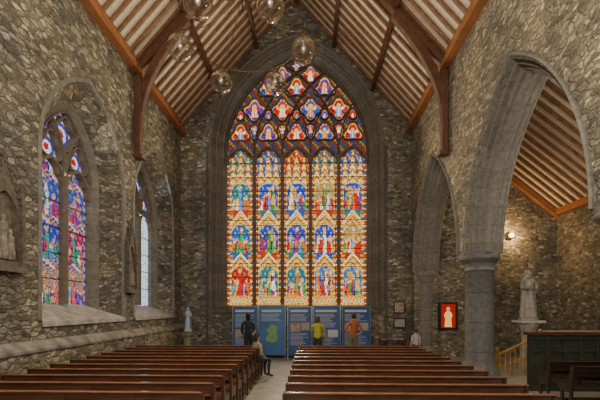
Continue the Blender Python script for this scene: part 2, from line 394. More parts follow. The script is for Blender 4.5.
def glass(name,W,R,zs,zsill,n,mapf,d,fn,cell,mat,parent,u0=0):
    vid={};vs=[];fs=[];cols=[]
    zt=zs+math.sqrt(R*R-(R-W)**2); nu=int(W*2/cell)+2; nz=int((zt-zsill)/cell)+2
    def V(i,j):
        if (i,j) not in vid:
            u=-W+cell*(i-1)+rg.uniform(-.2,.2)*cell; z=zsill+cell*(j-1)+rg.uniform(-.2,.2)*cell
            vid[(i,j)]=len(vs); vs.append(mapf(u+u0,z,d))
        return vid[(i,j)]
    for i in range(nu+1):
        for j in range(nz+1):
            u=-W+cell*(i-.5); z=zsill+cell*(j-.5); dz=z-zs
            if dz>0:
                if dz>=R: continue
                lim=math.sqrt(R*R-dz*dz)-(R-W)
            else: lim=W
            if abs(u)>lim+cell: continue
            uu=max(-lim+.001,min(lim-.001,u)); c=fn(uu,z,W,R,zs,zsill,n)
            k=rg.uniform(.75,1.15); fs.append((V(i,j),V(i+1,j),V(i+1,j+1),V(i,j+1))); cols.append((c[0]*k,c[1]*k,c[2]*k,1))
    me=bpy.data.meshes.new(name); me.from_pydata(vs,[],fs); ca=me.color_attributes.new('Col','FLOAT_COLOR','CORNER')
    buf=[]
    for p in me.polygons:
        buf+= list(cols[p.index])*p.loop_total
    ca.data.foreach_set('color',buf); me.materials.append(M[mat])
    ob=bpy.data.objects.new(name,me); COL.objects.link(ob); ob.parent=parent; return ob
def bar(mb,pts,mapf,hw,d0,d1,u0=0):
    n=len(pts); vs=[];fs=[]
    prof=[(-hw*.45,d0),(hw*.45,d0),(hw,d0+.06),(hw,d1),(-hw,d1),(-hw,d0+.06)]
    for k in range(n):
        a=pts[max(0,k-1)]; b=pts[min(n-1,k+1)]
        if pts[0]==pts[-1] and (k==0 or k==n-1): a=pts[-2]; b=pts[1]
        tx,tz=b[0]-a[0],b[1]-a[1]; l=math.hypot(tx,tz) or 1; nx,nz=-tz/l,tx/l
        for (o,d) in prof: vs.append(mapf(pts[k][0]+nx*o+u0,pts[k][1]+nz*o,d))
    m=len(prof)
    for k in range(n-1):
        for i in range(m):
            j=(i+1)%m; fs.append((k*m+i,k*m+j,(k+1)*m+j,(k+1)*m+i))
    mb.add(vs,fs)
def tracery(name,W,R,zs,zsill,n,mapf,d,parent,hw=.075,u0=0,sub=True):
    mb=MB(); p=2*W/n; ms=[-W+p*i for i in range(n+1)]; d0,d1=d-.16,d+.04
    for i in range(1,n): bar(mb,[(ms[i],zsill),(ms[i],(zs+zsill)/2),(ms[i],zs)],mapf,hw,d0,d1,u0)
    for sgn in (1,-1):
        for i in range(0,n):
            m0=-W+p*i; half=(W-m0)/2; tm=math.acos((R-half)/R)
            bar(mb,[(sgn*(m0+R-R*math.cos(tm*k/20)),zs+R*math.sin(tm*k/20)) for k in range(21)],mapf,hw*.40,d0,d1,u0)
    for (x,cz,r,lobn,row,i) in foils(W,R,n):
        if n==2 and row in (-2,): continue
        pts=[]
        for q in range(33):
            an=2*math.pi*q/32; rr=1.05*foil_r(r,lobn,an); pts.append((x+rr*math.cos(an),zs+cz+rr*math.sin(an)))
        pts[-1]=pts[0]
        bar(mb,pts,mapf,hw*.36,d0+.02,d1,u0)
    if sub:
        w2=p/2-.02; 
        for i in range(n):
            lc=-W+p*(i+.5)
            for zz in (zs-.35*p,):
                bar(mb,[(lc+a,zz+(b-zz)) for a,b in arch_path(w2,w2*1.35,zz,0,None,8)],mapf,hw*.75,d0+.01,d1,u0)
            for sg in (-1,1):
                bar(mb,[(lc+sg*w2,zs-.1*p),(lc+sg*w2*.55,zs-.02*p),(lc+sg*w2*.45,zs+.15*p)],mapf,hw*.3,d0+.05,d1,u0)
    z=zsill+.6
    mb2=MB()
    while z<zs-.3:
        vs=[mapf(u0-W,z-.012,d-.03),mapf(u0+W,z-.012,d-.03),mapf(u0+W,z-.012,d-.01),mapf(u0-W,z-.012,d-.01),mapf(u0-W,z+.012,d-.03),mapf(u0+W,z+.012,d-.03),mapf(u0+W,z+.012,d-.01),mapf(u0-W,z+.012,d-.01)]
        mb2.hexa(vs); z+=.62
    o=mb.build(name,'trac',parent); mb2.build('saddle_bars','iron',parent); return o
# ---------------------------------------------------------------- room
mapN=lambda u,z,d:(u,D+d,z)
mapL=lambda u,z,d:(XL-d,u,z)
mapR=lambda u,z,d:(XR+d,u,z)
mb=MB(); mb.box(-6.6,10.8,YB,D+.9,-.2,0); struct(mb.build('floor','floor'),'worn pale stone floor slabs','floor')
NR,NW=4.35,3.04
UN=XC+.03; hole=arch_path(NW,NR,8.6,.50,1.95); hole=[(u+UN,z) for u,z in hole]
mb=MB(); mb.prism([(XL-.1,0),(XR+.05,0),(XR+.05,EAVE),(XC,RIDGE+.1),(XL-.1,EAVE)],mapN,0,.8,0,[hole],back=False)
struct(mb.build('wall_back','rub'),'rubble limestone gable wall around the great window','wall')
w1=empty('window_1','tall five-light stained glass window with reticulated tracery','window'); w1['kind']='structure'
ring('moulded_arch',NW,NR,8.6,1.95,[(.62,0),(.62,-.06),(.57,-.09),(.52,-.05),(.51,0),(.49,.04),(.40,.20),(.39,.16),(.34,.14),(.30,.18),(.29,.26),(.14,.42),(.13,.37),(.08,.36),(.05,.42),(.04,.50),(-.03,.56),(-.03,.66)],mapN,'limeD',UN,w1,n=30)
glass('stained_glass',NW,NR,8.6,2.1,5,mapN,.60,north_col,.031,'glassN',w1,UN)
tracery('tracery',NW,NR,8.6,2.1,5,mapN,.58,w1,.07,UN)
mb=MB(); mb.hexa([(UN-3.5,D-.06,1.80),(UN+3.5,D-.06,1.80),(UN+3.5,D+.7,1.80),(UN-3.5,D+.7,1.80),(UN-3.5,D-.06,1.93),(UN+3.5,D-.06,1.93),(UN+3.5,D+.7,2.14),(UN-3.5,D+.7,2.14)])
mb.build('sill','limeD',w1)
for sg in (-1,1):
    mb=MB(); x=UN+sg*3.72; mb.lathe([(.07,0),(.07,.2),(.05,.25),(.05,8.5),(.075,8.6),(.08,8.7)],x,D-.06,12); struct(mb.build('trim_%d'%(20+sg),'limeP'),'slender stone shaft beside the great window','shaft')
# left wall
SW,SR,SZ,SO=.98,1.75,5.26,.64
cy=[3.9,8.72,12.57]
hl=[[(u+c,z) for u,z in arch_path(SW,SR,SZ,SO,1.7)] for c in cy]
mb=MB(); mb.prism([(YB,0),(D+.05,0),(D+.05,EAVE+.3),(YB,EAVE+.3)],mapL,0,.6,0,hl,back=False)
struct(mb.build('wall_left','rub'),'rubble limestone side wall with deep window recesses','wall')
mb=MB(); Y0,Y1=YB,D
mb.add([(XL+.16,Y0,0),(XL+.16,Y1,0),(XL+.16,Y1,1.15),(XL+.16,Y0,1.15)],[(0,1,2,3)]); struct(mb.build('baseboard_left','rubR'),'projecting rubble stone dado','dado')
mb=MB(); mb.add([(XL+.20,Y0,1.15),(XL+.20,Y1,1.15),(XL+.20,Y1,1.20),(XL+.20,Y0,1.20),(XL-.0,Y1,1.36),(XL-.0,Y0,1.36),(XL+.15,Y0,1.13),(XL+.15,Y1,1.13)],[(0,1,2,3),(3,2,4,5),(0,1,7,6)]); struct(mb.build('trim_1','ledge'),'rough sloped stone ledge above the dado','ledge')
for i,c in enumerate(cy):
    w=empty('window_%d'%(i+2),['two-light stained glass window in splayed recess','two-light stained glass window in blue and red','two-light window with pale leaded glass'][i],'window'); w['kind']='structure'
    ring('rubble_splay',SW,SR,SZ,1.7,[(SO+.01,-.0),(SO-.02,.02),(.14,.50)],mapL,'rub',c,w)
    ring('face_arch_stones',SW,SR,SZ,1.75,[(SO+.08,-.0),(SO+.08,-.015),(SO-.02,-.015),(SO-.05,.04)],mapL,'lime',c,w)
    ring('inner_frame',SW,SR,SZ,1.7,[(.18,.46),(.16,.45),(.08,.53),(.04,.58),(-.02,.62),(-.02,.80)],mapL,'lime',c,w)
    glass('stained_glass',SW,SR,SZ,2.1,2,mapL,.74,south_col_fn(i*3,i==2),.03,'glassS' if i<2 else 'glassP',w,c)
    tracery('tracery',SW,SR,SZ,2.1,2,mapL,.72,w,.075,c)
    mb=MB(); a,b_=SW+SO+.0,SW+.05; mb.hexa([(XL+.05,c-a,1.62),(XL-.80,c-b_,1.62),(XL-.80,c+b_,1.62),(XL+.05,c+a,1.62),(XL+.05,c-a,1.72),(XL-.80,c-b_,2.12),(XL-.80,c+b_,2.12),(XL+.05,c+a,1.72)])
    mb.build('sill','sill',w)
# arcade wall
cents=[2.8,7.6,12.4]; ZS=3.45; AW,AR=1.86,4.1
poly=[(YB,0),(cents[0]-AW-.3,0)]
for c in cents: poly+=[(u+c,z) for u,z in arch_path(AW,AR,ZS,.26,None)]
poly+=[(cents[2]+AW+.26,0),(D+.02,0),(D+.02,EAVE+.3),(YB,EAVE+.3)]
mb=MB(); mb.prism(poly,mapR,0,.93,0); struct(mb.build('wall_right','rubR'),'rubble stone arcade wall with pointed arches','wall')
prof=[(.35,0),(.35,-.04),(.32,-.07),(.295,-.04),(.285,.0),(.275,.02),(.25,.02),(.24,.10),(.225,.17),(.19,.18),(.165,.10),(.15,.12),(.145,.24),(.12,.29),(.09,.27),(.07,.28),(.06,.35),(.02,.38),(0,.40)]
prof=prof+[(o,.93-d) for o,d in reversed(prof)]
for i,c in enumerate(cents):
    o=ring('trim_%d'%(i+2),AW,AR,ZS,None,prof,mapR,'lime',c); struct(o,'moulded grey limestone pointed arch','arch')
for i,y in enumerate((.4,5.2,10.0)):
    mb=MB(); mb.lathe([(.54,0),(.54,.18),(.50,.22),(.48,.34),(.43,.40),(.41,.46),(.385,.52),(.37,.6),(.36,1.6),(.355,2.98),(.385,3.0),(.385,3.04),(.365,3.06),(.37,3.12),(.41,3.21),(.47,3.28),(.51,3.31),(.51,3.36),(.49,3.39),(.53,3.46)],XR+.465,y,32)
    o=mb.build('pillar','limeP',smooth=True)
    ul=o.data.uv_layers.new(name='UVMap')
    for l in o.data.loops: v=o.data.vertices[l.vertex_index].co; ul.data[l.index].uv=(v.z,0)
    for p in o.data.polygons: p.use_smooth=abs(p.normal.z)<.8
    o['label']='round grey limestone pillar with moulded capital'; o['category']='pillar'; o['kind']='structure'; o['group']='arcade pillars'
mb=MB(); mb.lathe([(.45,0),(.45,.3),(.36,.4),(.33,.5),(.33,3.0),(.36,3.05),(.42,3.25),(.46,3.3),(.46,3.45)],XR+.465,14.72,20)
o=mb.build('pillar','lime'); ul=o.data.uv_layers.new(name='UVMap')
for l in o.data.loops: v=o.data.vertices[l.vertex_index].co; ul.data[l.index].uv=(v.z,0)
o['label']='grey stone respond against the gable wall'; o['category']='pillar'; o['kind']='structure'; o['group']='arcade pillars'
# aisle shell
XA=10.1
mb=MB(); mb.prism([(XR,0),(XA+.1,0),(XA+.1,5.95),(XR+.4,10.6),(XR,10.6)],mapN,0,.3,0,back=False); struct(mb.build('wall_aisle','rub'),'rubble stone end wall of the side aisle','wall')
mapA=lambda u,z,d:(XA+d,u,z)
ah=[(u+11.6,z) for u,z in arch_path(.95,1.3,2.3,.0,.6)]
mb=MB(); mb.prism([(YB,0),(D,0),(D,6.0),(YB,6.0)],mapA,0,.3,0,[ah],back=False); struct(mb.build('wall_outer','rub'),'rubble stone outer wall of the side aisle','wall')
mb=MB(); mb.box(XA+.35,XA+.45,10.4,12.8,.4,4); struct(mb.build('wall_recess','dark'),'dark back panel of the arched recess','wall')  # dark panel closes the back of the arched opening
o=ring('trim_6',.95,1.3,2.3,.6,[(.25,0),(.25,-.03),(.03,-.03),(0,0),(0,.4)],mapA,'lime',11.6); struct(o,'dressed stone surround of the arched recess','arch')
mb=MB(); sl=.80
za=lambda x:5.95+(XA-x)*sl
mb.hexa([(XR+.3,YB,za(XR+.3)),(XA+.4,YB,za(XA+.4)),(XA+.4,D+.3,za(XA+.4)),(XR+.3,D+.3,za(XR+.3)),(XR+.3,YB,za(XR+.3)+.1),(XA+.4,YB,za(XA+.4)+.1),(XA+.4,D+.3,za(XA+.4)+.1),(XR+.3,D+.3,za(XR+.3)+.1)])
struct(mb.build('ceiling_aisle','ceil'),'sloping cream boarded aisle ceiling','ceiling')
mb=MB(); y=YB+.2
while y<D-.1:
    x0,x1=XR+.93,XA; 
    mb.hexa([(x0,y,za(x0)-.11),(x1,y,za(x1)-.11),(x1,y+.09,za(x1)-.11),(x0,y+.09,za(x0)-.11),(x0,y,za(x0)+.01),(x1,y,za(x1)+.01),(x1,y+.09,za(x1)+.01),(x0,y+.09,za(x0)+.01)]); y+=.36
struct(mb.build('trim_7','raft'),'brown timber aisle rafters','rafters')
mb=MB()
mb.box(XA-.2,XA,YB,D-.02,5.75,6.0)
mb.hexa([(5.1,D-.2,za(5.1)-.34),(XA,D-.2,za(XA)-.34),(XA,D-.02,za(XA)-.34),(5.1,D-.02,za(5.1)-.34),(5.1,D-.2,za(5.1)-.1),(XA,D-.2,za(XA)-.1),(XA,D-.02,za(XA)-.1),(5.1,D-.02,za(5.1)-.1)])
struct(mb.build('trim_12','plate'),'orange-brown timber aisle eave and end beams','beam')
# nave ceiling
sl=(RIDGE-EAVE)/4.8; zc=lambda t:RIDGE-sl*t
mb=MB()
for sg in (-1,1):
    t0,t1=0,5.2; X=lambda t:XC+sg*t
    mb.hexa([(X(t0),YB,zc(t0)),(X(t1),YB,zc(t1)),(X(t1),D+.6,zc(t1)),(X(t0),D+.6,zc(t0)),(X(t0),YB,zc(t0)+.12),(X(t1),YB,zc(t1)+.12),(X(t1),D+.6,zc(t1)+.12),(X(t0),D+.6,zc(t0)+.12)])
struct(mb.build('ceiling','ceil'),'steep cream plastered timber roof ceiling','ceiling')
mb=MB()
for sg in (-1,1):
    X=lambda t:XC+sg*t; y=YB+.1
    while y<D-.1:
        a,b=.02,4.85
        mb.hexa([(X(a),y,zc(a)-.12),(X(b),y,zc(b)-.12),(X(b),y+.085,zc(b)-.12),(X(a),y+.085,zc(a)-.12),(X(a),y,zc(a)+.01),(X(b),y,zc(b)+.01),(X(b),y+.085,zc(b)+.01),(X(a),y+.085,zc(a)+.01)]); y+=.36
struct(mb.build('trim_8','raft'),'close-set brown timber roof rafters','rafters')
mb=MB()
for sg in (-1,1):
    for t in (1.6,3.2):
        x=XC+sg*t; mb.box(x-.06,x+.06,YB,D,zc(t)-.30,zc(t)-.10)
mb.box(XC-.08,XC+.08,YB,D,RIDGE-.4,RIDGE-.1)
struct(mb.build('trim_9','beam'),'long brown timber purlins and ridge beam','purlins')
mb=MB()
for sg,xw in ((-1,XL),(1,XR)):
    xs=sorted((xw,xw-sg*.24)); mb.box(xs[0],xs[1],YB,D,EAVE-.30,EAVE-.10)
    xs=sorted((xw,xw-sg*.14)); mb.box(xs[0],xs[1],YB,D,EAVE-.10,EAVE+.2)
struct(mb.build('trim_10','plate'),'orange-brown timber wall plate beams','beam')
for y in (11.0,5.0):
    t=empty('roof_truss','dark brown arched timber roof truss on wall posts','roof truss',(XC,y,6.6),group='nave roof trusses'); t['kind']='structure'
    for sg in (-1,1):
        xw=4.79 if sg>0 else 4.80
        mb=MB(); xs=sorted((sg*(xw-.02),sg*(xw-.22))); mb.box(xs[0],xs[1],-.11,.11,.12,2.9); 
        xs=sorted((sg*(xw-.02),sg*(xw-.30))); mb.box(xs[0],xs[1],-.14,.14,0,.13)
        mb.build('wall_post','beam',t,bevel=.02)
        mb=MB(); a,b=.0,4.75; z0=lambda q:zc(q)-6.6-.42; z1=lambda q:zc(q)-6.6-.10
        mb.hexa([(sg*a,-.11,z0(a)),(sg*b,-.11,z0(b)),(sg*b,.11,z0(b)),(sg*a,.11,z0(a)),(sg*a,-.11,z1(a)),(sg*b,-.11,z1(b)),(sg*b,.11,z1(b)),(sg*a,.11,z1(a))]); mb.build('principal_rafter','beam',t)
        mb=MB(); P0=(4.68,1.4);P1=(4.55,2.75);P2=(3.2,z0(3.2)+.02); n=14; inn=[];out=[]
        for k in range(n+1):
            q=k/n; x=(1-q)**2*P0[0]+2*q*(1-q)*P1[0]+q*q*P2[0]; z=(1-q)**2*P0[1]+2*q*(1-q)*P1[1]+q*q*P2[1]
            out.append((x+.05,z+.1)); inn.append((x-.12,z-.10))
        mb.prism([(sg*x,z) for x,z in inn+out[::-1]],lambda u,z,d:(u,d,z),-.09,.09); mb.build('curved_brace','beam',t)
# ---------------------------------------------------------------- pews
def make_pew(L,loc,name,label,group,m1='wood',m2='woodt',m3='wende'):
    e=empty(name,label,'pew',loc,0,group); parts=[]
    mb=MB(); mb.hexa([(.05,.0,.43),(L-.05,.0,.43),(L-.05,.32,.45),(.05,.32,.45),(.05,.0,.452),(L-.05,.0,.452),(L-.05,.32,.472),(.05,.32,.472)]); parts.append(mb.build('seat',m2,e,bevel=.006))
    mb=MB(); mb.hexa([(.05,-.045,.62),(L-.05,-.045,.62),(L-.05,-.022,.62),(.05,-.022,.62),(.05,-.09,.875),(L-.05,-.09,.875),(L-.05,-.068,.875),(.05,-.068,.875)])
    for k in range(1,4):
        x=L*k/4; mb.hexa([(x-.03,-.04,.42),(x+.03,-.04,.42),(x+.03,-.02,.42),(x-.03,-.02,.42),(x-.03,-.10,.86),(x+.03,-.10,.86),(x+.03,-.08,.86),(x-.03,-.08,.86)])
    parts.append(mb.build('backrest',m1,e))
    mb=MB(); mb.box(0,L,-.12,-.05,.880,.90); parts.append(mb.build('top_rail',m2,e,bevel=.008))
    mb=MB(); mb.hexa([(.05,-.17,.72),(L-.05,-.17,.72),(L-.05,-.06,.71),(.05,-.06,.71),(.05,-.17,.733),(L-.05,-.17,.733),(L-.05,-.06,.723),(.05,-.06,.723)]); parts.append(mb.build('book_ledge',m2,e))
    for x in (0,L-.045):
        mb=MB(); pr=[(-.02,0),(.30,0),(.30,.05),(.25,.09),(.25,.40),(.32,.46),(.32,.50),(.28,.53),(.06,.55),(.0,.74),(-.03,.90),(-.115,.90),(-.10,.80),(-.05,.4),(-.04,.10),(-.08,.05),(-.08,0)]
        hol=[(.02,.10),(.20,.10),(.20,.38),(.0,.38)]
        mb.prism(pr,lambda u,z,d:(d,u,z),x,x+.045,0,[hol])
        for q in range(4):
            a,b2=hol[q],hol[(q+1)%4]; mb.add([(x,*a),(x,*b2),(x+.045,*b2),(x+.045,*a)],[(0,1,2,3)])
        parts.append(mb.build('bench_end',m3,e))
    mb=MB(); mb.box(.08,L-.08,-.24,-.13,.14,.165)
    for x in (.3,L/2,L-.3): mb.box(x-.03,x+.03,-.22,-.15,0,.14); mb.box(x-.02,x+.02,-.17,.0,.05,.09)
    parts.append(mb.build('kneeler',m2,e))
    return e,parts
def copy_thing(e,parts,loc):
    n=e.copy(); COL.objects.link(n); n.location=loc
    for p in parts:
        q=p.copy(); COL.objects.link(q); q.parent=n
    return n
pitch=.58; NP=11
eR,pR=make_pew(3.5,(-.36,4.2,0),'pew','brown varnished wooden pew with shaped ends','pews beside the arcade')
eL,pL=make_pew(3.74,(-5.15,4.2,0),'pew','brown varnished wooden pew with shaped ends','pews beside the window wall')
for k in range(1,NP+1):
    copy_thing(eR,pR,(-.36,4.2+pitch*k,0)); copy_thing(eL,pL,(-5.15,4.2+pitch*k,0))
eA,pA=make_pew(2.6,(5.25,5.7,0),'pew','dark wooden pew in the side aisle','aisle pews','dark','dark','dark')
for k in range(1,4): copy_thing(eA,pA,(4.95 if k>1 else 5.25,5.7+k*.66,0))
# ---------------------------------------------------------------- chandelier
CX,CYY,CZ,CR=-1.60,8.45,8.10,1.45
ch=empty('chandelier','hexagonal bronze chandelier with six clear glass globes','chandelier',(CX,CYY,CZ),.06)
mb=MB(); mb.tube([(CR*math.cos(2*math.pi*k/48),CR*math.sin(2*math.pi*k/48),.42) for k in range(48)],.012,8,closed=True)
for k in range(6):
    a=math.pi/3*k; mb.tube([(CR*math.cos(a),CR*math.sin(a),.42),(.9*math.cos(a),.9*math.sin(a),.50),(.4*math.cos(a),.4*math.sin(a),.85),(.04*math.cos(a),.04*math.sin(a),1.3)],.010,6)
mb.build('ring_frame','brz',ch,smooth=True)
ztop=zc(abs(CX-XC))-CZ
mb=MB(); mb.tube([(0,0,.9),(0,0,ztop-.05)],.015,8); mb.lathe([(.09,ztop-.2),(.09,ztop-.1),(.03,ztop)],0,0,12); mb.build('stem','iron',ch)
first=None
for k in range(6):
    a=math.pi/3*k; x,y=CR*math.cos(a),CR*math.sin(a)
    if not first:
        mb=MB(); mb.ball((0,0,0),.29,seg=32,rng=20); g=mb.build('glass_globe','globe',ch,smooth=True,loc=(x,y,0))
        mb=MB(); mb.lathe([(.10,.265),(.11,.29),(.06,.36),(.02,.44)],0,0,14); mb.tube([(.293*math.cos(2*math.pi*q/32),.293*math.sin(2*math.pi*q/32),0) for q in range(32)],.009,6,closed=True)
        mb.lathe([(.025,-.34),(.04,-.30),(.03,-.275)],0,0,8)
        h=mb.build('globe_fitting','brz',ch,smooth=True,loc=(x,y,0))
        mb=MB(); mb.ball((0,0,.04),.06,seg=10,rng=8,sc=(1,1,1.3)); mb.lathe([(.02,.08),(.02,.28)],0,0,8); bl=mb.build('bulb','lampglass',ch,smooth=True,loc=(x,y,0)); first=(g,h,bl)
    else:
        for s in first: q=s.copy(); COL.objects.link(q); q.parent=ch; q.location=(x,y,0)
# ---------------------------------------------------------------- reliefs
def station(y,z,s,label,su=1):
    e=empty('devotional_relief',label,'wall relief',(XL,y,z),group='carved wall reliefs')
    mp=lambda u,z,d:(-d*s,u*s*su,z*s)
    B6=[(0,3,2,1),(4,5,6,7),(0,1,5,4),(1,2,6,5),(2,3,7,6),(3,0,4,7)]
    mb=MB()
    outer=[(-.5,0),(.5,0),(.5,1.10),(0,2.0),(-.5,1.10)]; inner=[(u,zz) for u,zz in arch_path(.38,.55,.90,0,.10,8)]
    mb.prism(outer,mp,-.10,0,0,[inner],back=False)
    for lp,dd in ((outer,0),(inner,-.04)):
        n=len(lp)
        for i in range(n):
            a,b=lp[i],lp[(i+1)%n]; mb.add([mp(*a,-.10),mp(*b,-.10),mp(*b,dd),mp(*a,dd)],[(0,1,2,3)])
    for sg in (-1,1):
        mb.add([mp(sg*.5-.05,-.1,-.14),mp(sg*.5+.05,-.1,-.14),mp(sg*.5+.05,-.1,0),mp(sg*.5-.05,-.1,0),mp(sg*.5-.05,1.25,-.14),mp(sg*.5+.05,1.25,-.14),mp(sg*.5+.05,1.25,0),mp(sg*.5-.05,1.25,0)],B6)
        mb.add([mp(sg*.5-.06,1.25,-.14),mp(sg*.5+.06,1.25,-.14),mp(sg*.5+.06,1.25,0),mp(sg*.5-.06,1.25,0),mp(sg*.5,1.75,-.07)],[(0,1,4),(1,2,4),(2,3,4),(3,0,4)])
        for k in range(1,7):
            u=.5*(1-k/7)*sg; zz=1.10+.9*k/7; mb.add([mp(u-.03,zz,-.12),mp(u+.03,zz,-.12),mp(u+.03,zz,-.04),mp(u-.03,zz,-.04),mp(u-.01+sg*.05,zz+.12,-.12),mp(u+.03+sg*.05,zz+.12,-.12),mp(u+.03+sg*.05,zz+.12,-.04),mp(u-.01+sg*.05,zz+.12,-.04)],B6)
    mb.add([mp(-.56,-.12,-.18),mp(.56,-.12,-.18),mp(.56,-.12,0),mp(-.56,-.12,0),mp(-.56,0,-.16),mp(.56,0,-.16),mp(.56,0,0),mp(-.56,0,0)],B6)
    mb.build('gabled_frame','relfr',e)
    mb=MB(); mb.prism(inner,mp,-.04,0,0)
    for fx,h in ((-.2,.75),(0,.95),(.2,.7)):
        o=len(mb.v); mb.lathe([(.10,.12),(.11,.2),(.08,.45),(.09,h-.16),(.04,h-.1),(.055,h-.05),(.04,h+.02)],0,0,10,1)
        for i in range(o,len(mb.v)): x,yy,zz=mb.v[i]; mb.v[i]=mp(fx+x,zz,-.05+yy*.9)
    mb.build('figure_relief',['relfr','relief'],e,smooth=False)
    mb=MB()
    mb.add([mp(-.03,1.95,-.1),mp(.03,1.95,-.1),mp(.03,1.95,-.04),mp(-.03,1.95,-.04),mp(-.025,2.22,-.1),mp(.025,2.22,-.1),mp(.025,2.22,-.04),mp(-.025,2.22,-.04)],B6)
    mb.add([mp(-.09,2.08,-.09),mp(.09,2.08,-.09),mp(.09,2.08,-.05),mp(-.09,2.08,-.05),mp(-.09,2.13,-.09),mp(.09,2.13,-.09),mp(.09,2.13,-.05),mp(-.09,2.13,-.05)],B6)
    mb.build('finial_cross','relfr',e)
station(6.15,2.75,.92,'gabled carved frame with figure relief',.82)
station(10.645,2.55,.92,'gabled carved frame with relief between the side windows',.5)
# ---------------------------------------------------------------- statues
def skin_mesh(verts,edges,roots,sub=2):
    me=bpy.data.meshes.new('t'); me.from_pydata([v[0] for v in verts],edges,[]); ob=bpy.data.objects.new('t',me); COL.objects.link(ob)
    ob.modifiers.new('s','SKIN')
    sv=me.skin_vertices[0].data
    for i,v in enumerate(verts):
        r=v[1]; sv[i].radius=(r,r) if not isinstance(r,tuple) else r; sv[i].use_root=(i in roots); 
    ss=ob.modifiers.new('u','SUBSURF'); ss.levels=sub; ss.render_levels=sub
    dg=bpy.context.evaluated_depsgraph_get(); dg.update(); out=bpy.data.meshes.new_from_object(ob.evaluated_get(dg))
    bpy.data.objects.remove(ob); return out
def statue(name,label,loc,h,mats,rot,child=False,robe2=None):
    e=empty(name,label,'statue',loc,rot); k=h/1.75
    mb=MB()
    mb.lathe([(.25*k,0),(.27*k,.05*k),(.22*k,.3*k),(.18*k,.7*k),(.155*k,.95*k),(.165*k,1.15*k),(.20*k,1.36*k),(.17*k,1.43*k),(.08*k,1.48*k),(.055*k,1.52*k),(.05*k,1.56*k)],0,0,48,0,1,.78,.12,11)
    mb.ball((0,.02*k,1.63*k),.10*k,0,(.85,1,1.18)); mb.ball((0,.12*k,1.62*k),.02*k)
    for sg in (-1,1):
        if child: pts=[(sg*.18*k,0,1.36*k),(sg*.26*k,.06*k,1.1*k),(sg*.10*k,.24*k,1.08*k)]
        else: pts=[(sg*.17*k,0,1.36*k),(sg*.24*k,.05*k,1.12*k),(sg*.04*k,.2*k,1.24*k)]
        mb.tube(pts,[.065*k,.07*k,.04*k],10)
        hx,hy,hz=pts[-1]
        mb.ball((hx,hy,hz),.035*k,0,(1,.7,1.2))
        for f in range(4): mb.tube([(hx+(f-1.5)*.015*k,hy+.01*k,hz+.02*k),(hx+(f-1.5)*.014*k,hy+.03*k,hz+.08*k)],.008*k,5)
    mb.build('robed_figure',mats[0],e,smooth=True)
    pr=[(.28*k,.12*k),(.255*k,.5*k),(.22*k,.95*k),(.25*k,1.2*k),(.24*k,1.36*k),(.15*k,1.47*k),(.115*k,1.55*k),(.125*k,1.64*k),(.11*k,1.73*k),(.03*k,1.78*k)]
    vs=[];fs=[];sg_=30
    for q,(r,z) in enumerate(pr):
        for i in range(sg_+1):
            a=math.radians(130)+math.radians(280)*i/sg_; rr=r*(1+.08*math.sin(i*1.3)); vs.append((rr*math.cos(a),rr*math.sin(a)*.78-.015*k,z))
    for q in range(len(pr)-1):
        for i in range(sg_): fs.append((q*(sg_+1)+i,q*(sg_+1)+i+1,(q+1)*(sg_+1)+i+1,(q+1)*(sg_+1)+i))
    mb=MB(); mb.add(vs,fs); mb.build('mantle',mats[1],e,smooth=True)
    if child:
        mb=MB(); mb.lathe([(.11*k,1.05*k),(.10*k,1.2*k),(.085*k,1.36*k),(.04*k,1.42*k)],.14*k,.24*k,20,0,1,.8,.05,6); mb.ball((.14*k,.25*k,1.48*k),.065*k); mb.tube([(.06*k,.24*k,1.34*k),(-.03*k,.3*k,1.3*k)],.025*k,8); mb.tube([(.2*k,.24*k,1.34*k),(.26*k,.3*k,1.28*k)],.025*k,8)
        mb.build('held_child',mats[0],e,smooth=True)
    mb=MB(); mb.lathe([(.31*k,-.06*k),(.31*k,0),(.26*k,.02*k)],0,0,24); mb.build('base',mats[0],e)
    return e
statue('statue','weathered pale stone robed statue holding a child',(7.15,12,1.66),1.58,('marb','marb'),math.pi,True)
p=empty('pedestal','pale stone pedestal below the robed statue','pedestal',(7.15,12,0))
mb=MB(); mb.lathe([(.34,0),(.34,.2),(.22,.3),(.20,1.2),(.28,1.42),(.30,1.52)],0,0,8); mb.build('shaft','marb',p)
mb=MB(); mb.box(-.38,.38,-.3,.3,1.52,1.6); mb.build('top_slab','cloth',p)
statue('statue','small white and blue robed figure with folded hands',(-4.75,13.9,1.12),.92,('white','blue'),math.pi)
p=empty('pedestal','grey stone pedestal below the small white statue','pedestal',(-4.75,13.9,0))
mb=MB(); mb.lathe([(.30,0),(.30,.15),(.20,.22),(.18,.85),(.25,.98),(.25,1.06)],0,0,8); mb.build('shaft','relief',p)
